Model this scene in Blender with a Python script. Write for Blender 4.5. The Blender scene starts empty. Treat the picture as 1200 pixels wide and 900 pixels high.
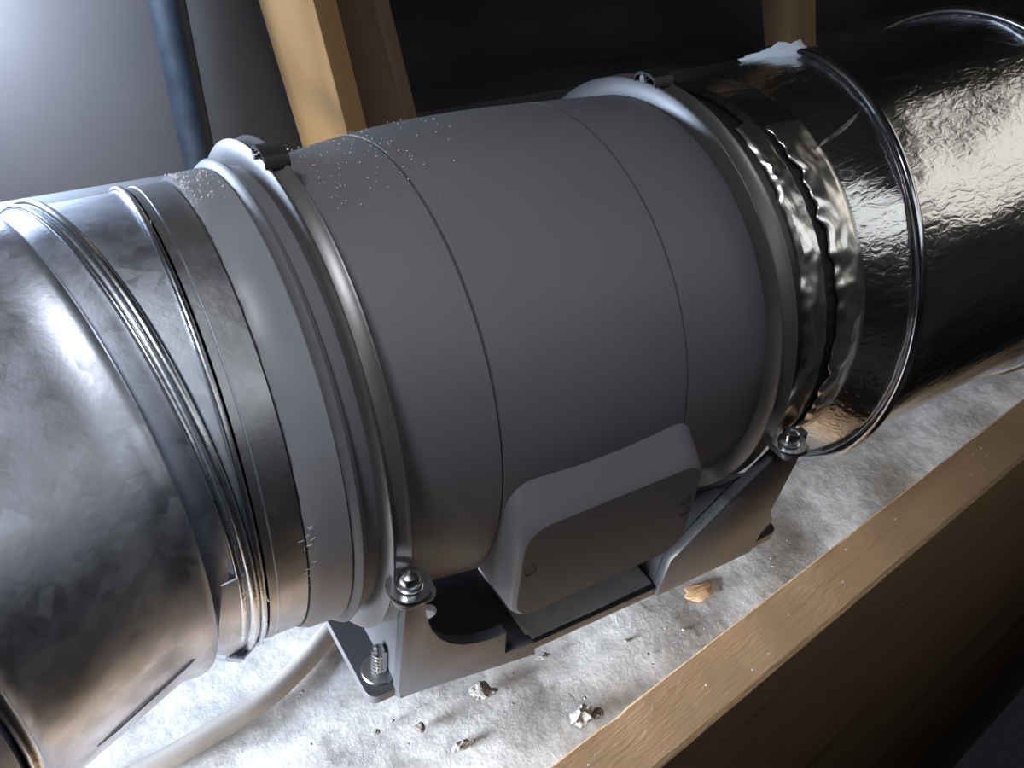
import bpy, bmesh, math, random
from mathutils import Vector, Matrix, noise
C = bpy.context.collection
S = bpy.context.scene
PI = math.pi
rnd = random.Random(7)

# ------------------------------------------------------------------ camera
cam_d = bpy.data.cameras.new('camera'); cam = bpy.data.objects.new('camera', cam_d); C.objects.link(cam)
RC = ((0.85213508, -0.51553452, 0.08994429), (-0.27454209, -0.58671123, -0.76183763), (0.44552492, 0.62449507, -0.64149314))
CP = Vector((-0.10422367, -0.29957299, 0.26973674))
r_, d_, f_ = [Vector(v) for v in RC]
m = Matrix((r_, -d_, -f_)).transposed().to_4x4(); m.translation = CP
cam.matrix_world = m
cam_d.sensor_width = 36.0; cam_d.lens = 1120.54 / 1200 * 36.0
cam_d.clip_start = 0.01; cam_d.clip_end = 50
S.camera = cam

# ------------------------------------------------------------------ world, lights, exposure
w = bpy.data.worlds.new('world'); S.world = w; w.use_nodes = True
w.node_tree.nodes['Background'].inputs[0].default_value = (0.75, 0.85, 1.0, 1)
w.node_tree.nodes['Background'].inputs[1].default_value = 0.011
S.view_settings.view_transform = 'Standard'; S.view_settings.look = 'None'
S.view_settings.gamma = 1; S.view_settings.use_curve_mapping = False
S.view_settings.exposure = 0.0

def area(name, loc, target, sx, sy, power, col):
    d = bpy.data.lights.new(name, 'AREA'); d.shape = 'RECTANGLE'; d.size = sx; d.size_y = sy
    d.energy = power; d.color = col
    o = bpy.data.objects.new(name, d); C.objects.link(o); o.location = loc
    o.rotation_euler = (Vector(target) - Vector(loc)).to_track_quat('-Z', 'Y').to_euler()
    return o
def lamp(name, loc, power, col, radius, target=None, angle=None, blend=0.4):
    d = bpy.data.lights.new(name, 'SPOT' if target else 'POINT'); d.energy = power; d.color = col; d.shadow_soft_size = radius
    o = bpy.data.objects.new(name, d); C.objects.link(o); o.location = loc
    if target:
        d.spot_size = math.radians(angle); d.spot_blend = blend
        o.rotation_euler = (Vector(target) - Vector(loc)).to_track_quat('-Z', 'Y').to_euler()
    return o
# bare work lamp standing just beyond the left edge, behind the elbow
lamp('work_lamp', (-0.112, 0.218, 0.085), 2.8, (0.62, 0.77, 1.0), 0.02)
# daylight spilling in low from the gable opening on the left
area('gable_daylight', (-0.62, -0.07, -0.115), (0.2, -0.08, -0.175), 0.26, 0.12, 3.8, (0.92, 0.95, 1.0)).data.spread = math.radians(50)
# added overhead fill spot; its cone edge leaves the joist's right end darker
lamp('overhead_fill', (-0.35, -0.15, 0.88), 20.0, (0.95, 0.96, 1.0), 0.10, (0.02, -0.05, -0.1), 29, 0.25)
# two added soft fills on the hatch side, mirrored by the metal ducts
area('front_fill', (0.12, -1.15, 1.10), (0.24, -0.05, 0.07), 1.0, 1.0, 3.4, (0.96, 0.98, 1.0))
area('side_fill', (0.75, -1.00, 0.80), (-0.05, -0.05, 0.05), 0.6, 0.5, 1.1, (0.94, 0.97, 1.0))

# ------------------------------------------------------------------ materials
def new_mat(name):
    mt = bpy.data.materials.new(name); mt.use_nodes = True
    nt = mt.node_tree; return mt, nt, nt.nodes['Principled BSDF']
def N(nt, t, **kw):
    n = nt.nodes.new(t)
    for k, v in kw.items():
        if k in n.inputs.keys(): n.inputs[k].default_value = v
        else: setattr(n, k, v)
    return n
def coords(nt, scale=(1, 1, 1), rot=(0, 0, 0), kind='Object'):
    tc = nt.nodes.new('ShaderNodeTexCoord'); mp = nt.nodes.new('ShaderNodeMapping')
    mp.inputs['Scale'].default_value = scale; mp.inputs['Rotation'].default_value = rot
    nt.links.new(tc.outputs[kind], mp.inputs['Vector']); return mp.outputs['Vector']
def ramp(nt, src, stops):
    r = nt.nodes.new('ShaderNodeValToRGB'); e = r.color_ramp.elements
    while len(e) < len(stops): e.new(0.5)
    for el, (p, c) in zip(e, stops):
        el.position = p; el.color = c if len(c) == 4 else (*c, 1)
    nt.links.new(src, r.inputs['Fac']); return r.outputs['Color']
def bump(nt, bsdf, src, strength, dist=0.001, prev=None):
    b = N(nt, 'ShaderNodeBump'); b.inputs['Strength'].default_value = strength; b.inputs['Distance'].default_value = dist
    nt.links.new(src, b.inputs['Height'])
    if prev: nt.links.new(prev, b.inputs['Normal'])
    nt.links.new(b.outputs['Normal'], bsdf.inputs['Normal']); return b.outputs['Normal']
def simple(name, col, rough=0.5, metal=0.0, nscale=0, namt=0.15, bscale=0, bstr=0.1, bdist=0.0005):
    mt, nt, b = new_mat(name)
    b.inputs['Base Color'].default_value = (*col, 1); b.inputs['Roughness'].default_value = rough; b.inputs['Metallic'].default_value = metal
    if nscale:
        v = coords(nt); n = N(nt, 'ShaderNodeTexNoise', Scale=nscale, Detail=5.0); nt.links.new(v, n.inputs['Vector'])
        lo = tuple(c * (1 - namt) for c in col); hi = tuple(min(1, c * (1 + namt)) for c in col)
        nt.links.new(ramp(nt, n.outputs['Fac'], [(0.3, lo), (0.7, hi)]), b.inputs['Base Color'])
    if bscale:
        v = coords(nt); n = N(nt, 'ShaderNodeTexNoise', Scale=bscale, Detail=3.0); nt.links.new(v, n.inputs['Vector'])
        bump(nt, b, n.outputs['Fac'], bstr, bdist)
    return mt
def galvanised(name, col, r0, r1, spangle=150, wav=9, wstr=0.35):
    mt, nt, b = new_mat(name); b.inputs['Metallic'].default_value = 1.0
    v = coords(nt)
    vo = N(nt, 'ShaderNodeTexVoronoi', Scale=spangle); nt.links.new(v, vo.inputs['Vector'])
    n = N(nt, 'ShaderNodeTexNoise', Scale=22.0, Detail=6.0, Roughness=0.65); nt.links.new(v, n.inputs['Vector'])
    mx = N(nt, 'ShaderNodeMath', operation='MULTIPLY_ADD'); mx.inputs[1].default_value = 0.12
    sep = N(nt, 'ShaderNodeSeparateColor'); nt.links.new(vo.outputs['Color'], sep.inputs['Color'])
    nt.links.new(sep.outputs['Red'], mx.inputs[0]); nt.links.new(n.outputs['Fac'], mx.inputs[2])
    rr = N(nt, 'ShaderNodeMapRange'); rr.inputs['From Min'].default_value = 0.3; rr.inputs['From Max'].default_value = 0.8
    rr.inputs['To Min'].default_value = r0; rr.inputs['To Max'].default_value = r1
    nt.links.new(mx.outputs[0], rr.inputs['Value']); nt.links.new(rr.outputs['Result'], b.inputs['Roughness'])
    lo = tuple(c * 0.8 for c in col); hi = tuple(min(1, c * 1.15) for c in col)
    nt.links.new(ramp(nt, mx.outputs[0], [(0.35, hi), (0.75, lo)]), b.inputs['Base Color'])
    n2 = N(nt, 'ShaderNodeTexNoise', Scale=wav, Detail=2.0); nt.links.new(v, n2.inputs['Vector'])
    p = bump(nt, b, n2.outputs['Fac'], wstr, 0.01)
    p = bump(nt, b, n.outputs['Fac'], 0.22, 0.0022, p)
    n3 = N(nt, 'ShaderNodeTexNoise', Scale=400.0, Detail=2.0); nt.links.new(v, n3.inputs['Vector'])
    bump(nt, b, n3.outputs['Fac'], 0.08, 0.0004, p)
    return mt
def wood(name, dark, light, stretch=(6, 90, 90), rough=0.7, bstr=0.5, ring=1.0):
    mt, nt, b = new_mat(name); b.inputs['Roughness'].default_value = rough
    v = coords(nt, stretch)
    n = N(nt, 'ShaderNodeTexNoise', Scale=1.0, Detail=6.0, Roughness=0.6, Distortion=0.3); nt.links.new(v, n.inputs['Vector'])
    v2 = coords(nt, (2, 14, 14)); n2 = N(nt, 'ShaderNodeTexNoise', Scale=1.0, Detail=3.0); nt.links.new(v2, n2.inputs['Vector'])
    mx = N(nt, 'ShaderNodeMath', operation='ADD'); nt.links.new(n.outputs['Fac'], mx.inputs[0]); nt.links.new(n2.outputs['Fac'], mx.inputs[1])
    nt.links.new(ramp(nt, mx.outputs[0], [(0.75 / 2, dark), (1.25 / 2, light)]) if False else ramp(nt, mx.outputs[0], [(0.7, dark), (1.0, light)]), b.inputs['Base Color'])
    v3 = coords(nt, (90, 700, 700)); n3 = N(nt, 'ShaderNodeTexNoise', Scale=1.0, Detail=3.0); nt.links.new(v3, n3.inputs['Vector'])
    p = bump(nt, b, n.outputs['Fac'], bstr, 0.001)
    bump(nt, b, n3.outputs['Fac'], bstr * 1.6, 0.0012, p)
    return mt
M = {}
M['fan'] = simple('fan_grey_paint', (0.125, 0.126, 0.140), 0.52, 0.0, 30, 0.04, 900, 0.06, 0.0004)
M['collar'] = simple('collar_grey_film', (0.23, 0.235, 0.265), 0.42, 0.0, 14, 0.12, 500, 0.10, 0.0004)
M['collar_shell'] = M['fan']
M['bracket'] = simple('bracket_dark_plastic', (0.050, 0.053, 0.064), 0.38, 0.0, 40, 0.06, 700, 0.05, 0.0004)
M['clamp'] = simple('clamp_steel', (0.19, 0.187, 0.19), 0.42, 0.7, 30, 0.12, 300, 0.06, 0.0003)
M['screw'] = simple('zinc_screw', (0.62, 0.64, 0.66), 0.22, 1.0)
M['stud'] = simple('dark_zinc', (0.35, 0.36, 0.38), 0.3, 1.0)
M['galv'] = galvanised('galvanised_sheet', (0.56, 0.60, 0.69), 0.24, 0.66)
M['bead'] = galvanised('galvanised_bead', (0.62, 0.65, 0.70), 0.2, 0.38)
M['tape'] = galvanised('dull_aluminium_tape', (0.44, 0.45, 0.48), 0.3, 0.5, 160, 14, 0.3)
M['black'] = simple('black_rubber', (0.018, 0.018, 0.02), 0.45, 0, 0, 0, 300, 0.1)
M['mastic'] = simple('black_mastic', (0.008, 0.008, 0.009), 0.6, 0, 0, 0, 260, 0.6, 0.002)
M['foiltape'] = simple('bright_foil_tape', (0.88, 0.86, 0.82), 0.27, 1.0, 0, 0, 90, 0.12, 0.001)
M['wire'] = simple('hoop_wire', (0.60, 0.62, 0.66), 0.16, 1.0)
M['white'] = simple('white_paper', (0.85, 0.86, 0.88), 0.8, 0, 0, 0, 300, 0.5, 0.001)
M['cable'] = simple('white_cable_sheath', (0.28, 0.275, 0.27), 0.5, 0, 40, 0.06)
M['pipe'] = simple('slate_pipe', (0.028, 0.038, 0.052), 0.45, 0, 90, 0.3, 240, 0.25, 0.001)
M['conduit'] = simple('conduit_grey', (0.30, 0.31, 0.33), 0.4, 0.3)
M['sheet'] = simple('black_sheeting', (0.008, 0.010, 0.016), 0.75, 0, 6, 0.3)
M['panel'] = simple('panel_board', (0.125, 0.113, 0.112), 0.7, 0, 7, 0.12, 90, 0.1, 0.001)
M['roof'] = simple('roof_boards', (0.045, 0.036, 0.028), 0.8, 0, 8, 0.3)
M['blocker'] = simple('blocker_paint', (0.05, 0.05, 0.052), 0.8)
M['plate'] = simple('plate_grey', (0.46, 0.49, 0.50), 0.42, 0.0, 60, 0.12)
M['joist'] = wood('joist_wood', (0.38, 0.24, 0.125), (0.60, 0.40, 0.23))
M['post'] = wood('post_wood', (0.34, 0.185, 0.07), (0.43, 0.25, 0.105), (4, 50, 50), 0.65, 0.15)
M['shaded_post'] = wood('shaded_post_wood', (0.17, 0.105, 0.065), (0.24, 0.155, 0.10), (4, 50, 50), 0.7, 0.15)  # darker copy of the post wood; the rear post's shade is in the colour
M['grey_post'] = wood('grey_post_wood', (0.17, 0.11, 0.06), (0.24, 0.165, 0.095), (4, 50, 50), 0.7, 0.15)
M['beam'] = simple('dark_beam', (0.04, 0.045, 0.055), 0.7, 0, 20, 0.3)  # even dark bluish grey for the low beam
M['chip'] = simple('plaster_crumb', (0.17, 0.168, 0.165), 0.9, 0, 120, 0.4, 200, 0.6, 0.002)
M['chip_dark'] = simple('dark_crumb', (0.07, 0.066, 0.06), 0.9, 0, 120, 0.4, 200, 0.6, 0.002)
M['dust'] = simple('dust', (0.7, 0.72, 0.76), 0.9)
M['mark'] = simple('tape_print', (0.7, 0.7, 0.7), 0.6)

def flex_material():
    mt, nt, b = new_mat('foil_duct_skin'); b.inputs['Metallic'].default_value = 1.0
    b.inputs['Base Color'].default_value = (0.66, 0.66, 0.66, 1); b.inputs['Roughness'].default_value = 0.2
    v = coords(nt, (26, 60, 60))
    n = N(nt, 'ShaderNodeTexNoise', Scale=1.0, Detail=4.0, Roughness=0.6, Distortion=0.8); nt.links.new(v, n.inputs['Vector'])
    v2 = coords(nt, (110, 260, 260)); n2 = N(nt, 'ShaderNodeTexNoise', Scale=1.0, Detail=3.0, Distortion=1.0); nt.links.new(v2, n2.inputs['Vector'])
    p = bump(nt, b, n.outputs['Fac'], 0.16, 0.0022)
    bump(nt, b, n2.outputs['Fac'], 0.40, 0.0010, p)
    return mt
M['flex'] = flex_material()
def floor_material():
    mt, nt, b = new_mat('dusty_screed'); b.inputs['Roughness'].default_value = 0.85
    v = coords(nt)
    n = N(nt, 'ShaderNodeTexNoise', Scale=9.0, Detail=9.0, Roughness=0.72, Distortion=0.15); nt.links.new(v, n.inputs['Vector'])
    c1 = ramp(nt, n.outputs['Fac'], [(0.28, (0.19, 0.19, 0.19)), (0.42, (0.35, 0.36, 0.37)), (0.60, (0.49, 0.51, 0.53)), (0.75, (0.66, 0.68, 0.70))])
    n2 = N(nt, 'ShaderNodeTexNoise', Scale=55.0, Detail=6.0, Roughness=0.7); nt.links.new(v, n2.inputs['Vector'])
    mx = N(nt, 'ShaderNodeMix', data_type='RGBA', blend_type='OVERLAY'); mx.inputs['Factor'].default_value = 0.95
    nt.links.new(c1, mx.inputs['A']); nt.links.new(n2.outputs['Fac'], mx.inputs['B'])
    nt.links.new(mx.outputs['Result'], b.inputs['Base Color'])
    n3 = N(nt, 'ShaderNodeTexNoise', Scale=130.0, Detail=6.0, Roughness=0.7); nt.links.new(v, n3.inputs['Vector'])
    p = bump(nt, b, n2.outputs['Fac'], 0.26, 0.003)
    bump(nt, b, n3.outputs['Fac'], 0.22, 0.0015, p)
    return mt
M['floor'] = floor_material()
def emit_material(name, col, s):
    mt, nt, b = new_mat(name); b.inputs['Base Color'].default_value = (0.3, 0.3, 0.3, 1)
    b.inputs['Emission Color'].default_value = (*col, 1); b.inputs['Emission Strength'].default_value = s
    return mt
M['foil_glow'] = emit_material('foil_glow_pane', (1.0, 0.945, 0.86), 1.1)  # glow of the added panel that the foil mirrors

# ------------------------------------------------------------------ helpers
ORG = {}
def thing(name, label, cat, loc=(0, 0, 0), group=None):
    o = bpy.data.objects.new(name, None); C.objects.link(o); o.location = loc; o.empty_display_size = 0.02
    o['label'] = label; o['category'] = cat
    if group: o['group'] = group
    ORG[o] = Vector(loc); return o
def tag(o, label, cat, group=None, kind=None):
    if label: o['label'] = label
    if cat: o['category'] = cat
    if group: o['group'] = group
    if kind: o['kind'] = kind
    return o
def obj(name, bm, mat, parent=None, origin=None, smooth=True, sharp=35):
    bmesh.ops.recalc_face_normals(bm, faces=bm.faces)
    org = ORG[parent] if parent is not None else Vector(origin if origin is not None else (0, 0, 0))
    bmesh.ops.translate(bm, verts=bm.verts, vec=-org)
    me = bpy.data.meshes.new(name); bm.to_mesh(me); bm.free()
    me.materials.append(mat)
    if smooth:
        me.polygons.foreach_set('use_smooth', [True] * len(me.polygons))
        me.set_sharp_from_angle(angle=math.radians(sharp))
    o = bpy.data.objects.new(name, me); C.objects.link(o)
    if parent is not None: o.parent = parent
    else: o.location = org
    ORG[o] = org; return o
X, Y, Z = Vector((1, 0, 0)), Vector((0, 1, 0)), Vector((0, 0, 1))
H = Vector((0, -1, 0))
def around(bm, prof, O=Vector((0, 0, 0)), d=X, h=H, n=128, a0=0, a1=360, kfun=None, closed_profile=False, jitter=None):
    """revolve (s, r) rows about axis (O, d); h = direction of angle 0 and up = Z. kfun(i, s, r, ang) shifts s (oblique cuts)."""
    full = abs(a1 - a0 - 360) < 1e-6
    cnt = n if full else n + 1
    rows = []
    for i, (s, r) in enumerate(prof):
        row = []
        for k in range(cnt):
            a = math.radians(a0 + (a1 - a0) * k / n)
            ss, rr = s, r
            if kfun: ss = kfun(i, s, r, a)
            if jitter: ss, rr = jitter(ss, rr, a, i)
            row.append(bm.verts.new(O + d * ss + (h * math.cos(a) + Z * math.sin(a)) * rr))
        rows.append(row)
    m_ = len(rows); pairs = [(i, i + 1) for i in range(m_ - 1)]
    if closed_profile: pairs.append((m_ - 1, 0))
    for i, j in pairs:
        for k in range(n if full else n):
            k2 = (k + 1) % cnt
            bm.faces.new((rows[i][k], rows[i][k2], rows[j][k2], rows[j][k]))
    if closed_profile and not full:
        bm.faces.new([rw[0] for rw in rows]); bm.faces.new([rw[-1] for rw in rows][::-1])
    return bm
def shell(prof, t=0.0012):
    return prof + [(s, r - t) for s, r in reversed(prof)]
def ring_tube(O, d, h, R, r, n=128, m_=12, a0=0, a1=360, kfun=None):
    bm = bmesh.new()
    prof = [(r * math.cos(2 * PI * k / m_), R + r * math.sin(2 * PI * k / m_)) for k in range(m_)]
    around(bm, prof, O, d, h, n, a0, a1, kfun, closed_profile=True); return bm
def tube(path, r, n=14, bm=None, cap=True):
    bm = bm or bmesh.new(); rows = []
    pts = [Vector(p) for p in path]
    up = Vector((0.13, 0.2, 0.97))
    for i, p in enumerate(pts):
        t = (pts[min(i + 1, len(pts) - 1)] - pts[max(i - 1, 0)]).normalized()
        u = t.cross(up).normalized(); v = u.cross(t)
        rr = r[i] if isinstance(r, (list, tuple)) else r
        rows.append([bm.verts.new(p + (u * math.cos(2 * PI * k / n) + v * math.sin(2 * PI * k / n)) * rr) for k in range(n)])
    for a, b in zip(rows, rows[1:]):
        for k in range(n): bm.faces.new((a[k], a[(k + 1) % n], b[(k + 1) % n], b[k]))
    if cap: bm.faces.new(rows[0][::-1]); bm.faces.new(rows[-1])
    return bm
def catmull(P, n=10):
    P = [Vector(p) for p in P]; P = [2 * P[0] - P[1]] + P + [2 * P[-1] - P[-2]]; out = []
    for i in range(1, len(P) - 2):
        for k in range(n):
            t = k / n; a, b, c, d = P[i - 1], P[i], P[i + 1], P[i + 2]
            out.append(0.5 * ((2 * b) + (c - a) * t + (2 * a - 5 * b + 4 * c - d) * t * t + (3 * b - a - 3 * c + d) * t ** 3))
    out.append(P[-2]); return out
def prism(poly, axis, lo, hi, bev=0.0, bm=None, segs=2):
    """extrude a 2-D polygon along an axis; axis 'y': poly=(x,z); 'x': (y,z); 'z': (x,y)"""
    bm = bm or bmesh.new()
    def P(p, t): return {'y': (p[0], t, p[1]), 'x': (t, p[0], p[1]), 'z': (p[0], p[1], t)}[axis]
    a = [bm.verts.new(P(p, lo)) for p in poly]; b = [bm.verts.new(P(p, hi)) for p in poly]
    f1 = bm.faces.new(a); f2 = bm.faces.new(b[::-1]); n = len(poly)
    for k in range(n): bm.faces.new((a[k], b[k], b[(k + 1) % n], a[(k + 1) % n]))
    bmesh.ops.recalc_face_normals(bm, faces=bm.faces)
    if bev:
        ed = [e for e in f1.edges] + [e for e in f2.edges]
        bmesh.ops.bevel(bm, geom=ed, offset=bev, segments=segs, profile=0.5, affect='EDGES')
    return bm
def box(lo, hi, bev=0.0, segs=2):
    bm = bmesh.new(); bmesh.ops.create_cube(bm, size=1)
    lo, hi = Vector(lo), Vector(hi)
    for v in bm.verts: v.co = Vector(((v.co.x + .5) * (hi.x - lo.x) + lo.x, (v.co.y + .5) * (hi.y - lo.y) + lo.y, (v.co.z + .5) * (hi.z - lo.z) + lo.z))
    if bev: bmesh.ops.bevel(bm, geom=bm.edges[:], offset=bev, segments=segs, profile=0.5, affect='EDGES')
    return bm
def lathe_z(prof, c, n=24, bm=None, axis=None):
    bm = bm or bmesh.new(); c = Vector(c); az = Vector(axis or (0, 0, 1)).normalized()
    u = az.orthogonal().normalized(); v = az.cross(u); rows = []
    for r, z in prof:
        rows.append([bm.verts.new(c + az * z + (u * math.cos(2 * PI * k / n) + v * math.sin(2 * PI * k / n)) * max(r, 1e-5)) for k in range(n)])
    for a, b in zip(rows, rows[1:]):
        for k in range(n): bm.faces.new((a[k], a[(k + 1) % n], b[(k + 1) % n], b[k]))
    bm.faces.new(rows[0][::-1]); bm.faces.new(rows[-1]); return bm
def plank(name, p0, p1, wdt, dep, wdir, mat, **kw):
    """timber from p0 to p1 (centre line), local X along it"""
    p0, p1 = Vector(p0), Vector(p1); ax = (p1 - p0).normalized(); wd = Vector(wdir); wd = (wd - ax * wd.dot(ax)).normalized(); dd = ax.cross(wd)
    L = (p1 - p0).length
    bm = box((0, -wdt / 2, -dep / 2), (L, wdt / 2, dep / 2), 0.0015)
    o = obj(name, bm, mat, smooth=True)
    mm = Matrix((ax, wd, dd)).transposed().to_4x4(); mm.translation = p0; o.matrix_world = mm
    return o

# ------------------------------------------------------------------ structure
FZ = -0.20
def joist_y(x): return -0.1467 + (x - 0.0467) * 0.1564            # far edge of the hatch joist
bm = bmesh.new()
nx, ny = 160, 64
grid = []
for i in range(nx + 1):
    row = []
    for j in range(ny + 1):
        x = -1.2 + 3.4 * i / nx; y0 = joist_y(x) - 0.002; y = y0 + (1.3 - y0) * (j / ny) ** 1.5
        h_ = 0.0035 * noise.fractal(Vector((x * 14, y * 14, 0)), 0.9, 2.0, 5) + max(0, x - 0.25) * 0.02 * abs(noise.noise(Vector((x * 16, y * 22, 3))))
        row.append(bm.verts.new((x, y, FZ + h_ * (0.15 if -0.02 < x < 0.24 and y > -0.02 else 1) - 0.001)))
    grid.append(row)
for i in range(nx):
    for j in range(ny): bm.faces.new((grid[i][j], grid[i + 1][j], grid[i + 1][j + 1], grid[i][j + 1]))
fl = obj('floor', bm, M['floor']); fl['kind'] = 'structure'
wl = obj('wall_back', box((-1.3, 0.285, FZ - 0.03), (0.125, 0.30, 1.0)), M['panel']); wl['kind'] = 'structure'
wf = obj('light_blocker', box((-0.6, -0.475, -2.1), (2.15, -0.45, 0.325), 0.002), M['blocker']); wf['kind'] = 'structure'      # added unseen board behind the camera, keeps fill light off the joist face
# roof boards far overhead on the right, and the dark gable end
bm = prism([(0.75, 0.55), (0.77, 0.57), (-0.25, 1.35), (-0.27, 1.33)], 'x', 0.55, 2.6)
rf = obj('ceiling', bm, M['roof']); rf['kind'] = 'structure'
gb = obj('wall_right', box((2.2, -0.9, FZ - 0.03), (2.23, 1.3, 1.3)), M['roof']); gb['kind'] = 'structure'

# black sheeting hung behind the duct
bm = bmesh.new(); rows = []
for i in range(90):
    x = 0.10 + 2.05 * i / 89; row = []
    for j in range(26):
        z = FZ + 0.004 + 0.62 * j / 25
        y = 0.62 + 0.02 * math.sin(x * 17 + 2 * z) + 0.012 * noise.noise(Vector((x * 9, z * 6, 1))) - (0.10 * (1 - j / 4) ** 2 if j < 4 else 0)
        row.append(bm.verts.new((x, y, z)))
    rows.append(row)
for i in range(89):
    for j in range(25): bm.faces.new((rows[i][j], rows[i + 1][j], rows[i + 1][j + 1], rows[i][j + 1]))
o = obj('black_sheeting', bm, M['sheet'], origin=(1.1, 0.62, FZ))
sm = o.modifiers.new('thick', 'SOLIDIFY'); sm.thickness = 0.002
tag(o, 'black plastic sheeting hanging in folds behind the fan', 'sheeting')

o = obj('tie_beam', box((0.30, 0.50, FZ + 0.004), (1.5, 0.555, -0.143), 0.002), M['beam'], origin=(0.9, 0.52, FZ)); tag(o, 'low dark beam lying on the floor in front of the black sheeting', 'beam')
# added glowing panel, not a real window, for the foil duct to mirror
st = thing('glow_panel', 'added glowing panel in a frame, high on the right, mirrored by the foil duct', 'glow panel', (1.22, -0.28, 0.55))
def pane(bm, o_, ax, ay, az, w_, h_, t): 
    vs = [o_ + ax * sx * w_ / 2 + ay * sy * h_ / 2 + az * sz * t for sx in (-1, 1) for sy in (-1, 1) for sz in (0, 1)]
    v = [bm.verts.new(q) for q in vs]
    for f in ((0, 1, 3, 2), (4, 6, 7, 5), (0, 4, 5, 1), (2, 3, 7, 6), (0, 2, 6, 4), (1, 5, 7, 3)): bm.faces.new([v[q] for q in f])
so = Vector((1.22, -0.28, 0.55)); az_ = (Vector((0.25, -0.08, 0.07)) - so).normalized(); ax_ = az_.cross(Z).normalized(); ay_ = ax_.cross(az_)
bm = bmesh.new(); pane(bm, so, ax_, ay_, az_, 0.80, 0.44, 0.004); obj('pane', bm, M['foil_glow'], st, smooth=False)
for sx, sy, ww, hh in ((-0.415, 0, 0.03, 0.50), (0.415, 0, 0.03, 0.50), (0, -0.235, 0.8, 0.03), (0, 0.235, 0.8, 0.03)):
    bm = bmesh.new(); pane(bm, so + ax_ * sx + ay_ * sy, ax_, ay_, az_, ww, hh, 0.02); obj('frame_bar', bm, M['roof'], st, smooth=False)

# ------------------------------------------------------------------ hatch joist, posts, pipes
jx0, jx1 = -0.30, 2.15
p0 = Vector((jx0, joist_y(jx0), 0)); p1 = Vector((jx1, joist_y(jx1), 0)); jd = (p1 - p0).normalized(); jn = Vector((jd.y, -jd.x, 0))
JW, JT, JD = 0.0300, -0.12, 2.0
bm = bmesh.new(); nl = 340; sec = [(0.0, 0.0), (0.0008, 0.0012)] 
rows = []
L = (p1 - p0).length
for i in range(nl + 1):
    u = i / nl * L; c = Vector((u, 0, 0)); e1 = 0.0004 * noise.noise(Vector((u * 60, 0, 0))); e2 = 0.0005 * noise.noise(Vector((u * 45, 5, 0)))
    chip = max(0, 1 - abs(u - 0.392) / 0.008) * 0.0009
    tz = 0.0005 * noise.noise(Vector((u * 30, 9, 0)))
    prof = [(0.0, -JD), (0.0 + e1 * .3 + chip, -0.002 - chip), (0.0012 + e1 + chip * 1.3, tz - 0.0004), (JW * .35, tz), (JW * .7, tz), (JW - 0.002 + e2, tz - 0.0003), (JW + e2 * .4, -0.0025), (JW, -0.05), (JW, -JD)]
    rows.append([bm.verts.new((u, -a, b)) for a, b in prof])
for a, b in zip(rows, rows[1:]):
    for k in range(len(a)): bm.faces.new((a[k], a[(k + 1) % len(a)], b[(k + 1) % len(a)], b[k]))
bm.faces.new(rows[0]); bm.faces.new(rows[-1][::-1])
o = obj('hatch_joist', bm, M['joist'])
mm = Matrix((jd, -jn, Z)).transposed().to_4x4(); mm.translation = Vector((p0.x, p0.y, JT)); o.matrix_world = mm
tag(o, 'rough-sawn timber joist with pale top edge crossing the lower right corner', 'joist')

def leaning(name, bottom, top, side_w, front_w, deg, mat):
    a = math.radians(deg); wd = Vector((math.sin(a), -math.cos(a), 0))
    return plank(name, bottom, top, front_w, side_w, wd, mat)
def post(name, pA, pTop, deg, wA, wB, mat, label, group=None):
    """left visible face has its left edge through pA (low) and pTop; normals: A = (-cos,-sin), B = (sin,-cos)"""
    a = math.radians(deg); nA = Vector((-math.cos(a), -math.sin(a), 0)); nB = Vector((math.sin(a), -math.cos(a), 0))
    pA, pTop = Vector(pA), Vector(pTop); dirn = (pTop - pA).normalized()
    lo = pA + dirn * ((FZ + 0.001 - pA.z) / dirn.z); hi = pA + dirn * ((0.75 - pA.z) / dirn.z)
    off = -nA * (wB / 2) + nB * (wA / 2)
    o = plank(name, lo + off, hi + off, wA, wB, nB, mat)
    return tag(o, label, 'post')
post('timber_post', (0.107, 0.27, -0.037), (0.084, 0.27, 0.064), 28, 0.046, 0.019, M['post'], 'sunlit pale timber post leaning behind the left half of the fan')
post('timber_post', (0.1765, 0.345, -0.068), (0.150, 0.345, 0.028), 55, 0.044, 0.036, M['shaded_post'], 'shaded brown timber post right behind the sunlit one')
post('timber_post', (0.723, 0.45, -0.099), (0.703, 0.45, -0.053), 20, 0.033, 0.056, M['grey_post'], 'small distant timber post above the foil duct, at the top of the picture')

o = obj('vent_pipe', tube([(0.045, 0.262, FZ + 0.003), (0.037, 0.262, -0.05), (0.029, 0.262, 0.07), (-0.012, 0.262, 0.6)], 0.0102, 20), M['pipe'], origin=(0.045, 0.262, FZ))
tag(o, 'slate-coloured upright pipe standing behind the left duct', 'pipe')
o = obj('grey_conduit', tube([(-0.75, 0.20, -0.006), (-0.3, 0.20, -0.0068), (0.022, 0.20, -0.0105), (0.03, 0.20, -0.016), (0.034, 0.20, -0.026), (0.034, 0.20, FZ + 0.003)], 0.009, 16), M['conduit'], origin=(0.034, 0.20, FZ))
tag(o, 'slim grey conduit running level behind the top of the left elbow', 'conduit')

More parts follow.
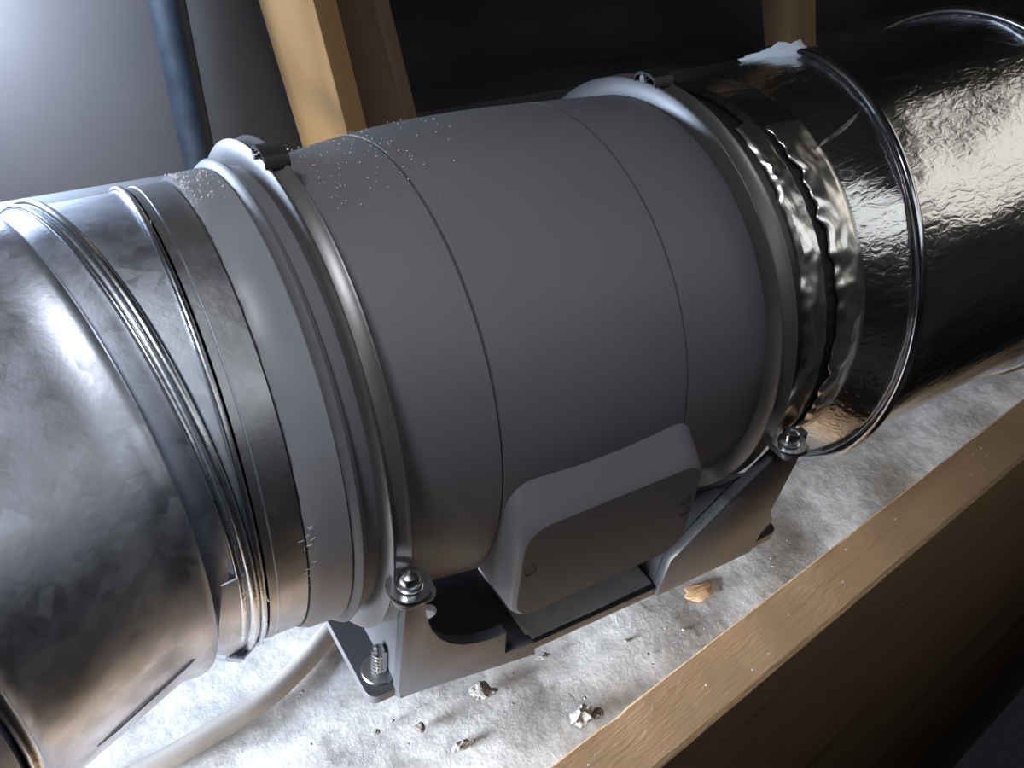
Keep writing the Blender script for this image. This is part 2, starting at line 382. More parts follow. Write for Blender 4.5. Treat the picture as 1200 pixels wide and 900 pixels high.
# ------------------------------------------------------------------ inline fan
fan = thing('inline_fan', 'matt grey inline duct fan clamped between the two ducts', 'fan', (0.087, 0, -0.108))
inl = [(-0.0338, 0.0900), (-0.0334, 0.0930), (-0.0200, 0.0945), (-0.0180, 0.0948), (-0.0170, 0.0975), (-0.0156, 0.0985), (-0.0140, 0.0975), (-0.0130, 0.0945), (-0.0085, 0.0945), (-0.0075, 0.0945), (0.0025, 0.0940), (0.0040, 0.0932),
       (0.012, 0.0942), (0.025, 0.0964), (0.036, 0.0978), (0.0408, 0.0983), (0.0411, 0.0972)]
obj('inlet_shell', around(bmesh.new(), shell(inl), closed_profile=True, n=160), M['collar_shell'], fan)
mid = [(0.0416, 0.0972), (0.0419, 0.0985), (0.055, 0.0996), (0.075, 0.1004), (0.095, 0.1004), (0.112, 0.0999), (0.1279, 0.0991), (0.1281, 0.0980)]
obj('motor_housing', around(bmesh.new(), shell(mid), closed_profile=True, n=160), M['fan'], fan)
out = [(0.1287, 0.0980), (0.1289, 0.0990), (0.145, 0.0982), (0.160, 0.0973), (0.1735, 0.0965), (0.1755, 0.0955), (0.186, 0.0950)]
obj('outlet_shell', around(bmesh.new(), shell(out), closed_profile=True, n=160), M['fan'], fan)
obj('outlet_collar', around(bmesh.new(), shell([(0.1850, 0.0995), (0.1875, 0.1005), (0.1895, 0.0990), (0.1905, 0.0972), (0.1960, 0.0962), (0.2010, 0.0945), (0.2080, 0.0935)]), closed_profile=True, n=128), M['black'], fan)
# terminal box: rounded body whose front is a little smaller than its back
def rrect(x0, x1, z0, z1, r, k=6, chamf=None):
    out = []
    for cx, cz, a0 in ((x1 - r, z1 - r, 0), (x0 + r, z1 - r, 90), (x0 + r, z0 + r, 180), (x1 - r, z0 + r, 270)):
        for q in range(k + 1):
            a = math.radians(a0 + 90 * q / k); out.append((cx + r * math.cos(a), cz + r * math.sin(a)))
    return out
bm = bmesh.new(); rows = []
for y, sx, top, bot, r in ((-0.070, 0.0, 0.016, -0.060, 0.013), (-0.0975, 0.0, 0.0125, -0.0595, 0.013), (-0.1085, 0.0, 0.0015, -0.0585, 0.0125), (-0.1108, 0.0008, -0.0007, -0.0575, 0.012), (-0.1120, 0.0022, -0.0022, -0.0560, 0.011)):
    rows.append([bm.verts.new((px, y, pz)) for px, pz in rrect(0.0425 + sx, 0.1345 - sx, bot, top, r)])
for a, b in zip(rows, rows[1:]):
    for k in range(len(a)): bm.faces.new((a[k], a[(k + 1) % len(a)], b[(k + 1) % len(a)], b[k]))
bm.faces.new(rows[0]); bm.faces.new(rows[-1][::-1])
tb = obj('terminal_box', bm, M['fan'], fan, sharp=28)
for sx_, sz_ in ((0.0490, -0.0260), (0.1268, -0.0230), (0.1283, -0.0305)):
    b2 = lathe_z([(0.0031, 0), (0.0030, 0.0003), (0.0026, 0.0003), (0.0022, 0.00005)], (sx_, -0.1119, sz_), 18, axis=(0, -1, 0))
    obj('screw_recess', b2, M['black'], tb)  # flat black fill stands in for the shade inside the recess
# dust on the crown of the fan
bm = bmesh.new()
for k in range(150):
    x = rnd.choice([rnd.uniform(0.008, 0.075), rnd.uniform(0.008, 0.05)]); a = math.radians(rnd.triangular(74, 130, 95)); r = 0.0942 + 0.0062 * min(1, x / 0.06) + 0.0003
    q = Vector((x, -math.cos(a) * r, math.sin(a) * r)); s_ = rnd.uniform(0.0001, 0.00035)
    bmesh.ops.create_icosphere(bm, subdivisions=1, radius=s_, matrix=Matrix.Translation(q))
d = obj('dust', bm, M['dust'], fan); d['kind'] = 'stuff'

# ------------------------------------------------------------------ clamps
def band_clamp(x0, x1, rin, label, gang, flip):
    t = thing('band_clamp', label, 'clamp', ((x0 + x1) / 2, 0, -0.105), 'band clamps around the fan')
    prof = [(x0 - 0.0008, rin), (x0 - 0.0006, 0.1040), (x0, 0.1046), (x0 + 0.0010, 0.1040), (x0 + 0.0018, 0.1028), (x1 - 0.0018, 0.1034), (x1 - 0.0008, 0.1044), (x1, 0.1048), (x1 + 0.0006, 0.1040), (x1 + 0.0008, rin)]
    prof = prof + [(s, r - 0.001) if 0 < i < len(prof) - 1 else (s, r) for i, (s, r) in reversed(list(enumerate(prof[1:-1], 1)))]
    prof = [(x0 - 0.0008, rin), (x0 - 0.0006, 0.1040), (x0, 0.1046), (x0 + 0.0010, 0.1040), (x0 + 0.0018, 0.1028), (x1 - 0.0018, 0.1034), (x1 - 0.0008, 0.1044), (x1, 0.1048), (x1 + 0.0006, 0.1040), (x1 + 0.0008, rin)]
    obj('band', around(bmesh.new(), prof, n=160, closed_profile=True, a0=0, a1=360), M['clamp'], t, sharp=50)
    a = math.radians(gang); n_ = Vector((0, -math.cos(a), math.sin(a))); tt = Vector((0, -math.sin(a), -math.cos(a))); c = n_ * 0.1040 + X * ((x0 + x1) / 2)
    bm = bmesh.new()
    path = [c + tt * 0.0075 + n_ * 0.0012, c + tt * 0.0060 + n_ * 0.0040, c + tt * 0.0030 + n_ * 0.0050, c - tt * 0.0030 + n_ * 0.0050, c - tt * 0.0060 + n_ * 0.0038, c - tt * 0.0075 + n_ * 0.0010]
    w2 = (x1 - x0) / 2 + 0.0012
    ring = path + [p - n_ * 0.0014 for p in reversed(path)]
    A_ = [bm.verts.new(p - X * w2) for p in ring]; B_ = [bm.verts.new(p + X * w2) for p in ring]
    for k in range(len(ring)):
        k2 = (k + 1) % len(ring); bm.faces.new((A_[k], A_[k2], B_[k2], B_[k]))
    for k in range(len(path) - 1):
        q = len(ring) - 1 - k
        bm.faces.new((A_[k], A_[k + 1], A_[q - 1], A_[q])); bm.faces.new((B_[k], B_[k + 1], B_[q - 1], B_[q]))
    lt = obj('latch', bm, M['black'], t)
    obj('pin', tube([c - X * (w2 + 0.0016) + n_ * 0.0026, c + X * (w2 + 0.0016) + n_ * 0.0026], 0.0017, 12), M['screw'], lt)
    return t
band_clamp(-0.0068, 0.0002, 0.0946, 'steel band clamp on the fan inlet, the nearer of the two clamps', 93, 0)
band_clamp(0.1752, 0.1838, 0.0952, 'steel band clamp on the fan outlet, the farther one next to the foil duct', 99, 1)

# ------------------------------------------------------------------ bracket
br = thing('mounting_bracket', 'dark grey moulded mounting bracket cradling the fan', 'bracket', (0.1, 0, -0.1135))
cu = bpy.data.curves.new('plate_outline', 'CURVE'); cu.dimensions = '2D'; cu.fill_mode = 'BOTH'; cu.extrude = 0.0024; cu.bevel_depth = 0.0004
def poly_spline(pts):
    s = cu.splines.new('POLY'); s.points.add(len(pts) - 1)
    for p, q in zip(s.points, pts): p.co = (q[0], q[1], 0, 1)
    s.use_cyclic_u = True
def rcorner(cx, cy, r, a0, k=5): return [(cx + r * math.cos(math.radians(a0 + 90 * q / k)), cy + r * math.sin(math.radians(a0 + 90 * q / k))) for q in range(k + 1)]
pts = rcorner(0.219, 0.084, 0.006, 0) + rcorner(-0.004, 0.084, 0.005, 90) + rcorner(-0.0045, -0.0835, 0.0045, 180) + [(0.003, -0.0880), (0.0045, -0.0905), (0.069, -0.0965), (0.2, -0.0985)] + rcorner(0.221, -0.0925, 0.005, 270)
poly_spline(pts)
def oval(cx, cy, rx, ry): return [(cx + rx * math.cos(2 * PI * k / 20), cy + ry * math.sin(2 * PI * k / 20)) for k in range(20)]
poly_spline(oval(0.034, -0.058, 0.0055, 0.0045)); poly_spline(oval(0.178, -0.045, 0.0055, 0.0045)); poly_spline(oval(0.10, 0.03, 0.02, 0.02))
tmp = bpy.data.objects.new('tmp', cu); C.objects.link(tmp)
dg = bpy.context.evaluated_depsgraph_get(); me = bpy.data.meshes.new_from_object(tmp.evaluated_get(dg))
bm = bmesh.new(); bm.from_mesh(me); bmesh.ops.remove_doubles(bm, verts=bm.verts, dist=1e-6); bmesh.ops.translate(bm, verts=bm.verts, vec=(0, 0, -0.1108))
bpy.data.objects.remove(tmp); bpy.data.curves.remove(cu); bpy.data.meshes.remove(me)
obj('base_plate', bm, M['bracket'], br)
left = [(-0.0008, -0.1085), (-0.0004, -0.060), (0.0002, -0.0275), (0.0085, -0.0275), (0.0088, -0.036), (0.0100, -0.046), (0.0128, -0.056), (0.0172, -0.0655), (0.0230, -0.0730), (0.0300, -0.0785), (0.0370, -0.0818), (0.0440, -0.0835), (0.0515, -0.0838), (0.0530, -0.1005), (0.0680, -0.1020), (0.0700, -0.1130), (0.0030, -0.1130)]
right = [(0.0700 + 0.0720, -0.1130), (0.1425, -0.1060), (0.1440, -0.0860), (0.1500, -0.0800), (0.1570, -0.0715), (0.1640, -0.0640), (0.1720, -0.0555), (0.1800, -0.0475), (0.1875, -0.0405), (0.1925, -0.0350), (0.1940, -0.0300), (0.2080, -0.0300), (0.2100, -0.0500), (0.2085, -0.0820), (0.2140, -0.0920), (0.2085, -0.1000), (0.2060, -0.1130)]
def lean(p, low, high):
    """shift an outline point towards (+) or away from (-) the fan with height; the wall leans outwards at the top"""
    h_ = min(1.0, max(0.0, (p[1] + 0.095) / 0.065)); dl = low * max(0.0, 1 - abs(p[0] - 0.0) / 0.07) * (1 - h_) - high * h_
    return (p[0] + 0.42 * dl, -0.1000 + dl, max(-0.113, p[1] - 1.45 * dl) if p[1] > -0.107 else p[1])
def wall(poly, low, high, t):
    bm = bmesh.new(); P = [lean(p, low, high) for p in poly]
    a = [bm.verts.new(p) for p in P]; b = [bm.verts.new((p[0], p[1] + t, p[2])) for p in P]; n = len(P)
    f1 = bm.faces.new(a); f2 = bm.faces.new(b[::-1])
    for k in range(n): bm.faces.new((a[k], b[k], b[(k + 1) % n], a[(k + 1) % n]))
    bmesh.ops.recalc_face_normals(bm, faces=bm.faces)
    bmesh.ops.bevel(bm, geom=list(f1.edges) + list(f2.edges), offset=0.0006, segments=2, profile=0.5, affect='EDGES'); return bm
obj('front_wall', wall(left, 0.009, 0.0065, 0.0055), M['bracket'], br)
obj('front_wall', wall(right, 0.0, 0.0065, 0.0055), M['bracket'], br)
for poly in (left, right):
    obj('rear_wall', prism(poly, 'y', 0.0840, 0.0885, 0.0006), M['bracket'], br)
obj('buttress', prism([(-0.0880, -0.1085), (-0.0880, -0.0440), (-0.0830, -0.0480), (-0.0740, -0.0720), (-0.0600, -0.0900), (-0.0450, -0.1085)], 'x', 0.0040, 0.0075), M['bracket'], br)
# far saddle: swept curve of the front wall carried across, hollowed for the fan
cur = [(0.1425, -0.1075), (0.1440, -0.0870), (0.1500, -0.0810), (0.1570, -0.0725), (0.1640, -0.0650), (0.1720, -0.0565), (0.1800, -0.0485), (0.1875, -0.0415), (0.1925, -0.0360), (0.2000, -0.0320), (0.2060, -0.0320), (0.2062, -0.1075)]
bm = bmesh.new(); rows = []
for q in range(31):
    y = -0.0948 + 0.1788 * q / 30; zb = -math.sqrt(max(0.1065 ** 2 - y * y, 0.0)) - 0.0008
    rows.append([bm.verts.new((x, y, min(z, max(zb, -0.1074)))) for x, z in cur])
for a, b in zip(rows, rows[1:]):
    for k in range(len(cur)): bm.faces.new((a[k], a[(k + 1) % len(cur)], b[(k + 1) % len(cur)], b[k]))
bm.faces.new(rows[0]); bm.faces.new(rows[-1][::-1])
obj('saddle', bm, M['bracket'], br, sharp=50)
obj('base_inlay', box((0.0685, -0.0950, -0.1083), (0.1415, 0.070, -0.1068), 0.0004), M['plate'], br)
def hexscrew(c, name='clamp_screw'):
    x, y, z = c
    wsh = obj('washer', lathe_z([(0.0028, 0), (0.0082, 0.0), (0.0086, 0.0006), (0.0082, 0.0014), (0.0028, 0.0014)], (x, y, z), 28), M['screw'], br)
    b2 = lathe_z([(0.0046, 0), (0.0050, 0.0008), (0.0044, 0.0012)], (x, y, z + 0.0014), 28)
    lathe_z([(0.0040, 0), (0.0042, 0.0036), (0.0034, 0.0052), (0.0018, 0.0060), (0.0001, 0.0062)], (x, y, z + 0.0024), 16, b2)
    obj('clamp_screw', b2, M['screw'], wsh)
    tabm = rrect(x - 0.0075, x + 0.0085, y - 0.0075, y + 0.0075, 0.004)
    obj('tab', prism(tabm, 'z', z - 0.0026, z - 0.0002, 0.0004), M['clamp'], br)
hexscrew((-0.0030, -0.1095, -0.0085))
hexscrew((0.1885, -0.1090, -0.0180))
# anchor stud through the near corner of the plate
wz = -0.1080
obj('washer', lathe_z([(0.003, 0), (0.0080, 0), (0.0082, 0.0006), (0.0078, 0.0012), (0.003, 0.0014)], (0.0008, -0.0765, wz), 28), M['stud'], br)
prof = [(0.0033, 0)]
for k in range(6): prof += [(0.0037, 0.0012 + k * 0.0024), (0.0037, 0.0016 + k * 0.0024), (0.0022, 0.0024 + k * 0.0024), (0.0022, 0.0028 + k * 0.0024)]
prof += [(0.0026, 0.0158), (0.0014, 0.0168)]
obj('anchor_stud', lathe_z(prof, (0.0008, -0.0765, wz + 0.001), 18), M['screw'], br)
obj('rubber_foot', lathe_z([(0.010, 0), (0.010, 0.0005), (0.012, 0.086)], (0.18, 0.06, FZ), 24), M['black'], br)
obj('rubber_foot', lathe_z([(0.010, 0), (0.010, 0.0005), (0.012, 0.086)], (0.03, 0.06, FZ), 24), M['black'], br)
obj('rubber_foot', lathe_z([(0.010, 0), (0.010, 0.0005), (0.012, 0.086)], (0.10, 0.015, FZ), 24), M['black'], br)

# ------------------------------------------------------------------ elbow on the left
elb = thing('elbow_duct', 'galvanised steel elbow duct joined to the left end of the fan', 'duct', (-0.09, 0, -0.092))
TK = math.tan(math.radians(12.0)); RR = 0.0920
def piece(name, prof, O, d, h, k0, k1, s0, s1, mat=M['galv'], n=160):
    """rows blend the oblique cut from k0 at s0 to k1 at s1"""
    def kf(i, s, r, a):
        t = 0 if s1 == s0 else min(1, max(0, (s - s0) / (s1 - s0)))
        return s + (k0 + (k1 - k0) * t) * RR * math.cos(a)
    return obj(name, around(bmesh.new(), shell(prof, 0.0009), O, d, h, n, kfun=kf, closed_profile=True), mat, elb)
def lin(s0, s1, r, k=6): return [(s0 + (s1 - s0) * q / k, r) for q in range(k + 1)]
piece('spigot', lin(-0.0342, -0.0485, 0.0927), Vector(), X, H, 0, 0, 0, 1, M['tape'])
obj('bead', ring_tube(Vector((-0.0508, 0, 0)), X, H, 0.0928, 0.0014), M['bead'], elb)
obj('seam', ring_tube(Vector((-0.0452, 0, 0)), X, H, 0.0927, 0.0004, 128, 6), M['galv'], elb)
piece('gore', lin(-0.0500, -0.0705, RR, 8) + [(-0.0712, 0.0935)], Vector(), X, H, 0, TK, -0.050, -0.0705)
def obl(k): return lambda i, s, r, a: s + k * RR * math.cos(a)
obj('bead', ring_tube(Vector((-0.0735, 0, 0)), X, H, 0.0935, 0.0019, kfun=obl(TK)), M['bead'], elb)
obj('bead', ring_tube(Vector((-0.0772, 0, 0)), X, H, 0.0928, 0.0012, kfun=obl(TK)), M['bead'], elb)
piece('gore', [(-0.0745, 0.0930), (-0.0775, 0.0927), (-0.0785, 0.0923), (-0.0800, 0.0914), (-0.0862, 0.0876), (-0.0890, 0.0866)], Vector(), X, H, TK, TK, 0, 1)
AL = math.radians(24); O3 = Vector((-0.0885, 0, 0)); d3 = Vector((-math.cos(AL), -math.sin(AL), 0)); h3 = Vector((math.sin(AL), -math.cos(AL), 0))
L3 = 0.106
piece('gore', [(-0.0030, 0.0865), (-0.0014, 0.0930), (0.0, 0.0952), (0.0015, 0.0957), (0.0035, 0.0954), (0.0070, 0.0944)] + lin(0.012, L3 - 0.012, RR + 0.0006, 10) + [(L3 - 0.006, 0.0935), (L3 - 0.004, 0.0945), (L3 - 0.002, 0.0930), (L3, 0.0915)], O3, d3, h3, TK, -TK, 0.004, L3)
O4 = O3 + d3 * L3; AL4 = math.radians(48); d4 = Vector((-math.cos(AL4), -math.sin(AL4), 0)); h4 = Vector((math.sin(AL4), -math.cos(AL4), 0))
obj('bead', ring_tube(O3 + d3 * (L3 - 0.001), d3, h3, 0.0942, 0.0022, kfun=obl(-TK)), M['bead'], elb)
piece('gore', [(0.0, 0.0900), (0.003, 0.0925), (0.005, 0.0940), (0.008, 0.0930)] + lin(0.012, 0.30, RR, 6), O4, d4, h4, TK, 0, 0.003, 0.12)
# lock seam along the underside of the big gore and its tab
def on3(s, a, r):
    a = math.radians(a); return O3 + d3 * s + (h3 * math.cos(a) + Z * math.sin(a)) * r
obj('lock_seam', tube([on3(s, -13 - 4 * (s / .06), 0.0926) for s in (0.020, 0.03, 0.045, 0.06, 0.066)], [0.0003, 0.0009, 0.0010, 0.0009, 0.0003], 10), M['galv'], elb)
obj('lap_seam', around(bmesh.new(), shell([(-0.0655, 0.0945), (-0.0600, 0.0938), (-0.0545, 0.0932)], 0.0008), n=24, a0=-32, a1=6, closed_profile=True, kfun=lambda i, s, r, a: s + 0.006 * math.sin(a * 9) * 0.3), M['galv'], elb)
obj('tab', around(bmesh.new(), shell([(-0.0635, 0.0952), (-0.0590, 0.0975), (-0.0535, 0.0945)], 0.0008), n=10, a0=-42, a1=-27, closed_profile=True), M['galv'], elb)

# dull tape wrapped over the joint, with a frayed rim on top
def taper(ss, rr, a, i):
    if i in (0, 7): ss += 0.0006 * noise.noise(Vector((math.cos(a) * 20, math.sin(a) * 20, 0)))
    return ss, rr + 0.00025 * noise.noise(Vector((math.cos(a) * 14, math.sin(a) * 14, ss * 300)))
tp = obj('joint_tape', around(bmesh.new(), shell([(-0.0335, 0.0932), (-0.0300, 0.0950), (-0.0240, 0.0953), (-0.0186, 0.0955)], 0.0004), n=200, closed_profile=True, jitter=taper), M['collar'], origin=(-0.026, 0, -0.0955))
tag(tp, 'dull grey tape wrapped round the joint between elbow and fan inlet', 'tape')
bm = bmesh.new()
for k in range(130):
    a = math.radians(90 + 22 * k / 129 + rnd.uniform(-2, 2)); x = rnd.choice([rnd.uniform(-0.0345, -0.0200), rnd.uniform(-0.0345, -0.031)]); r = 0.0953
    q = Vector((x, -math.cos(a) * r, math.sin(a) * r)); nn = Vector((0, -math.cos(a), math.sin(a))); s_ = rnd.uniform(0.00025, 0.0008)
    dd = (nn * rnd.uniform(.5, 1.2) + X * rnd.uniform(-1, .6) + Y * rnd.uniform(-.5, .5)).normalized()
    u = dd.orthogonal().normalized() * s_ * .6; v = dd.cross(u)
    vs = [bm.verts.new(q + u), bm.verts.new(q - u * .5 + v), bm.verts.new(q - u * .5 - v), bm.verts.new(q + dd * s_ * 1.5)]
    for f in ((0, 1, 3), (1, 2, 3), (2, 0, 3), (0, 2, 1)): bm.faces.new([vs[z] for z in f])
fr = obj('frayed_rim', bm, M['white'], tp, smooth=False); fr['kind'] = 'stuff'
bm = bmesh.new()
for k in range(16):
    a = math.radians(rnd.uniform(-6, 14)); x = -0.0335 + rnd.uniform(-0.0032, 0.0022); l_ = rnd.uniform(0.0003, 0.0011); th = rnd.choice([0, .5, 1.3])
    q = Vector((x, -math.cos(a) * 0.0944, math.sin(a) * 0.0944)); tt = (X * math.cos(th) + Z * math.sin(th)) * l_
    tube([q - tt, q + tt], 0.00012, 5, bm)
pk = obj('print_mark', bm, M['mark'], tp); pk['kind'] = 'stuff'

# ------------------------------------------------------------------ foil flex duct on the right
flx = thing('flexible_duct', 'shiny foil-skinned flexible duct with wire hoops on the right end of the fan', 'duct', (0.45, 0, -0.108))
prof = [(0.1990, 0.0925), (0.2080, 0.0935), (0.2180, 0.0938), (0.2335, 0.0950), (0.2336, 0.0958)]
for q in range(1, 9): prof.append((0.2336 + 0.0414 * q / 8, 0.0958 + 0.0112 * (q / 8) ** 0.9))
prof += [(0.2790, 0.1068)]
for q in range(1, 16): prof.append((0.279 + (0.410 - 0.279) * q / 16, 0.1064 + 0.0015 * (2 * q / 16 - 1) ** 2))
prof += [(0.410, 0.1082), (0.414, 0.1090), (0.418, 0.1082)]
for q in range(1, 30): prof.append((0.418 + 0.82 * q / 29, 0.1070 + 0.0012 * math.sin(q * 1.3)))
def wrinkle(ss, rr, a, i):
    k = min(1, max(0, (ss - 0.236) / 0.02))
    v = noise.noise(Vector((ss * 22, math.cos(a) * 5, math.sin(a) * 5))) * 0.0010 + noise.noise(Vector((ss * 60, math.cos(a) * 16, math.sin(a) * 16))) * 0.0003
    w_ = min(1, max(0, (ss - 0.2350) / 0.0399)) * min(1, max(0, (0.405 - ss) / 0.13))
    return ss - 0.0229 * math.cos(a) * w_, rr + v * k + (0.0030 * math.cos(a) - 0.0042 * math.sin(a)) * w_
obj('foil_skin', around(bmesh.new(), prof, n=220, jitter=wrinkle), M['flex'], flx)
obj('wire_hoop', ring_tube(Vector((0.2749, -0.0030, -0.0042)), X, H, 0.1093, 0.0027, 160, 14, kfun=lambda i, s, r, a: s - 0.0229 * math.cos(a)), M['wire'], flx)
obj('wire_hoop', ring_tube(Vector((0.4140, 0, 0)), X, H, 0.1106, 0.0028, 160, 14), M['wire'], flx)
def ridge_strip(s0, s1, a0, a1, w_, h_):
    bm = bmesh.new(); rows = []
    for q in range(13):
        t = q / 12; s = s0 + (s1 - s0) * t; a = math.radians(a0 + (a1 - a0) * t); r = 0.0962 + (0.1045 - 0.0962) * min(1, t * 1.05); ww = w_ * math.sin(PI * min(0.98, t + 0.04)) ** .6 / 0.1
        rows.append([bm.verts.new((s, -math.cos(a + ww * e) * (r + hh * h_), math.sin(a + ww * e) * (r + hh * h_))) for e, hh in ((-1, -0.3), (0, 1), (1, -0.3))])
    for a, b in zip(rows, rows[1:]):
        for k in range(3): bm.faces.new((a[k], a[(k + 1) % 3], b[(k + 1) % 3], b[k]))
    return bm
obj('skin_fold', ridge_strip(0.2345, 0.2600, 66, 70, 0.0018, 0.0022), M['flex'], flx)

# crumpled foil tape, two strips, and the black mastic between them
def crumple(x0, x1, a0, a1, r0, r1, amp, seed, nxs=16, nas=150, jagL=0.0012, jagR=0.0006):
    bm = bmesh.new(); rows = []
    for j in range(nas + 1):
        t = j / nas; a = math.radians(a0 + (a1 - a0) * t); row = []
        endf = min(1, min(t, 1 - t) * 9)
        for i in range(nxs + 1):
            u = i / nxs
            xa = x0(t) + jagL * noise.noise(Vector((t * 30, seed, 0))) * 1.6; xb = x1(t) + jagR * noise.noise(Vector((t * 40, seed, 5)))
            x = xa + (xb - xa) * u
            p = Vector((x * 80 + seed, a * 6.5, seed * 1.7)); f = noise.voronoi(p)[0]
            crease = (f[1] - f[0])
            p2 = Vector((x * 150 + seed, a * 13, seed * 2.1)); f2 = noise.voronoi(p2)[0]
            h_ = amp * (0.9 - min(crease, 0.9)) + amp * 0.22 * (0.6 - min(f2[1] - f2[0], .6)) + amp * 0.6 * noise.noise(p * 0.6)
            edge = min(1, min(u, 1 - u) * 6) * 0.75 + 0.25
            r = r0 + (r1 - r0) * u + 0.0006 + max(0, h_) * edge * (0.4 + 0.6 * endf)
            row.append(bm.verts.new((x, -math.cos(a) * r, math.sin(a) * r)))
        rows.append(row)
    for a, b in zip(rows, rows[1:]):
        for k in range(nxs): bm.faces.new((a[k], a[k + 1], b[k + 1], b[k]))
    return bm
t1 = obj('foil_tape', crumple(lambda t: 0.1985 - 0.003 * min(1, t * 3), lambda t: 0.2080 + 0.0015 * t, 78, -60, 0.0950, 0.0968, 0.0024, 3.0), M['foiltape'], origin=(0.204, 0, -0.0955), sharp=24)
tag(t1, 'crumpled bright foil tape strip pressed against the black fan outlet collar', 'tape')
t2 = obj('foil_tape', crumple(lambda t: 0.2142 + 0.005 * t, lambda t: 0.2345, 76, -60, 0.0956, 0.0958, 0.0019, 11.0, jagL=0.0026), M['foiltape'], origin=(0.224, 0, -0.0955), sharp=24)
tag(t2, 'crumpled foil tape strip with jagged edge on the start of the foil duct', 'tape')
for o in (t1, t2):
    s_ = o.modifiers.new('thick', 'SOLIDIFY'); s_.thickness = 0.0003; s_.offset = -1
ms = obj('joint_mastic', around(bmesh.new(), shell([(0.2070, 0.0950), (0.2092, 0.0972), (0.2100, 0.0974), (0.2112, 0.0958), (0.2130, 0.0956), (0.2160, 0.0956), (0.2190, 0.0954)], 0.001), n=160, closed_profile=True, jitter=lambda s, r, a, i: (s, r + 0.0003 * noise.noise(Vector((math.cos(a) * 30, math.sin(a) * 30, s * 400))))), M['mastic'], origin=(0.213, 0, -0.0955))
tag(ms, 'black sealing band showing between the two foil tape strips', 'sealant')
ex = obj('edge_tape', around(bmesh.new(), shell([(0.2100, 0.0962), (0.2330, 0.0966), (0.2350, 0.0964)], 0.0004), n=90, a0=74, a1=160, closed_profile=True), M['flex'], t2)

# torn paper scrap behind the first hoop
bm = bmesh.new(); pp = [(0.2330 + 0.25 * (0.03 - y), y, z) for y, z in ((0.044, 0.0905), (0.034, 0.0990), (0.0290, 0.0985), (0.0270, 0.1030), (0.0195, 0.1085), (0.0120, 0.1170), (0.0070, 0.1175), (-0.0030, 0.1220), (-0.0090, 0.1195), (-0.0100, 0.1140), (-0.0020, 0.1060), (0.0120, 0.1020), (0.0280, 0.0940))]
ctr = Vector((0.2355, 0.012, 0.1100)); vc = bm.verts.new(ctr); vs = []
for k in range(len(pp)):
    a, b = Vector(pp[k]), Vector(pp[(k + 1) % len(pp)])
    for q in range(4):
        p = a.lerp(b, q / 4) + Vector((rnd.uniform(-1, 1), rnd.uniform(-1, 1), rnd.uniform(-1, 1))) * 0.0006; vs.append(bm.verts.new(p))
for k in range(len(vs)): bm.faces.new((vc, vs[k], vs[(k + 1) % len(vs)]))
bmesh.ops.subdivide_edges(bm, edges=bm.edges[:], cuts=2, use_grid_fill=True)
for v in bm.verts: v.co = CP + (ctr + (v.co - ctr) * 0.62 - CP) * 1.075 + Vector((0.014, 0.0, 0.0005))
for v in bm.verts: v.co += Vector((0, 0, 1)) * 0.0012 * noise.noise(v.co * 220)
o = obj('paper_scrap', bm, M['white'], origin=(0.238, 0.018, 0.105), sharp=20); s_ = o.modifiers.new('thick', 'SOLIDIFY'); s_.thickness = 0.0004
tag(o, 'torn white paper scrap sticking up behind the first wire hoop', 'paper')

# ------------------------------------------------------------------ cable and debris on the floor
cz = FZ + 0.0062
pth = catmull([(0.12, 0.10, cz), (0.075, 0.048, cz), (0.039, 0.022, cz), (0.010, 0.009, cz), (-0.010, -0.003, cz), (-0.036, -0.014, cz), (-0.063, -0.019, cz), (-0.092, -0.023, cz), (-0.13, -0.024, cz), (-0.22, -0.02, cz)], 8)
o = obj('white_cable', tube(pth, 0.0058, 16), M['cable'], origin=(-0.03, -0.01, FZ)); tag(o, 'thick off-white cable curving over the floor under the left duct', 'cable')
def chunk(name, p, sx, sy, sz, seed, mat, label, group=None, cat='debris'):
    bm = bmesh.new(); bmesh.ops.create_icosphere(bm, subdivisions=3, radius=1.0)
    for v in bm.verts:
        q = v.co.normalized(); k = 1 + 0.45 * noise.noise(q * 1.7 + Vector((seed, 0, 0))) + 0.22 * noise.noise(q * 4.5 + Vector((0, seed, 0)))
        v.co = Vector((q.x * sx * k, q.y * sy * k, max(-0.25 * sz, q.z * sz * k) + 0.22 * sz)) + Vector(p)
    o = obj(name, bm, mat, origin=p, sharp=25); return tag(o, label, cat, group)
F = lambda x, y: (x, y, FZ + 0.0005)
chunk('plaster_crumb', F(0.069, -0.061), 0.006, 0.0045, 0.0035, 1, M['chip'], 'flat crumbly plaster heap on the floor just below the bracket')
chunk('plaster_crumb', F(0.074, -0.064), 0.004, 0.002, 0.0020, 2, M['chip'], 'thin plaster flake touching the right of the crumbly heap')
chunk('pebble', F(0.030, -0.065), 0.0028, 0.0024, 0.0030, 3, M['chip_dark'], 'dark pebble on the floor left of the pointed pale chip', None, 'pebble')
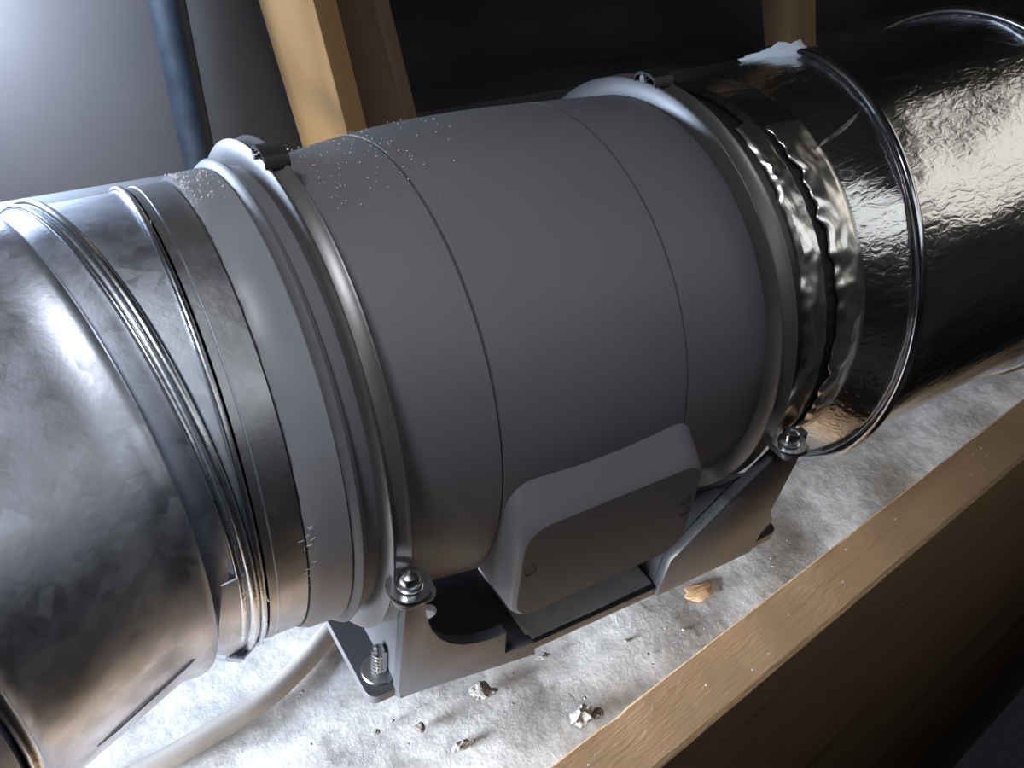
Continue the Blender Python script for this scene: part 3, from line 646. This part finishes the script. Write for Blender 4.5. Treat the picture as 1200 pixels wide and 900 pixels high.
chunk('pebble', F(0.009, -0.056), 0.0016, 0.0014, 0.0016, 4, M['chip_dark'], 'smallest dark pebble, nearest the anchored bracket corner', None, 'pebble')
chunk('plaster_crumb', F(0.044, -0.084), 0.0048, 0.0022, 0.0035, 5, M['chip'], 'pointed pale chip near the lower edge of the picture')
chunk('plaster_crumb', F(0.110, -0.100), 0.0070, 0.0048, 0.0060, 6, M['chip'], 'largest plaster lump lying against the joist')
chunk('plaster_crumb', F(0.119, -0.103), 0.0030, 0.0026, 0.0040, 7, M['chip_dark'], 'dark crumb wedged between the largest lump and the joist')
chunk('plaster_crumb', F(0.112, -0.058), 0.0040, 0.0018, 0.0018, 8, M['chip'], 'flat grey flake on the floor below the terminal box')
chunk('plaster_crumb', F(0.224, -0.064), 0.010, 0.006, 0.0006, 9, M['joist'], 'flat tan wood flake on the floor below the far bracket wall')
bm = bmesh.new()
for k in range(420):
    x = rnd.uniform(-0.06, 0.36); y = joist_y(x) + 0.006 + rnd.random() ** 1.3 * 0.2; s_ = rnd.uniform(0.0002, 0.0008) * rnd.choice([1, 1, 1, 1.8])
    bmesh.ops.create_icosphere(bm, subdivisions=1, radius=s_, matrix=Matrix.Translation((x, y, FZ + s_ * .4)) @ Matrix.Rotation(rnd.uniform(0, 6), 4, 'Z') @ Matrix.Diagonal((1, rnd.uniform(.4, 1), rnd.uniform(.4, .8), 1)))
o = obj('floor_grit', bm, M['chip'], origin=(0.1, 0, FZ)); tag(o, 'fine pale grit strewn over the dusty floor', 'grit', None, 'stuff')
bm = bmesh.new()
for k in range(40):
    u = rnd.uniform(0.33, 0.75); v_ = rnd.uniform(0.004, 0.026); q = Vector((p0.x, p0.y, JT)) + jd * u + jn * v_; s_ = rnd.uniform(0.0002, 0.0005)
    bmesh.ops.create_icosphere(bm, subdivisions=1, radius=s_, matrix=Matrix.Translation(q + Z * s_ * .5) @ Matrix.Diagonal((1.6, 1, .6, 1)))
o = obj('sawdust', bm, M['dust'], origin=(0.2, -0.14, JT)); tag(o, 'specks of sawdust on the pale top of the joist', 'sawdust', None, 'stuff')
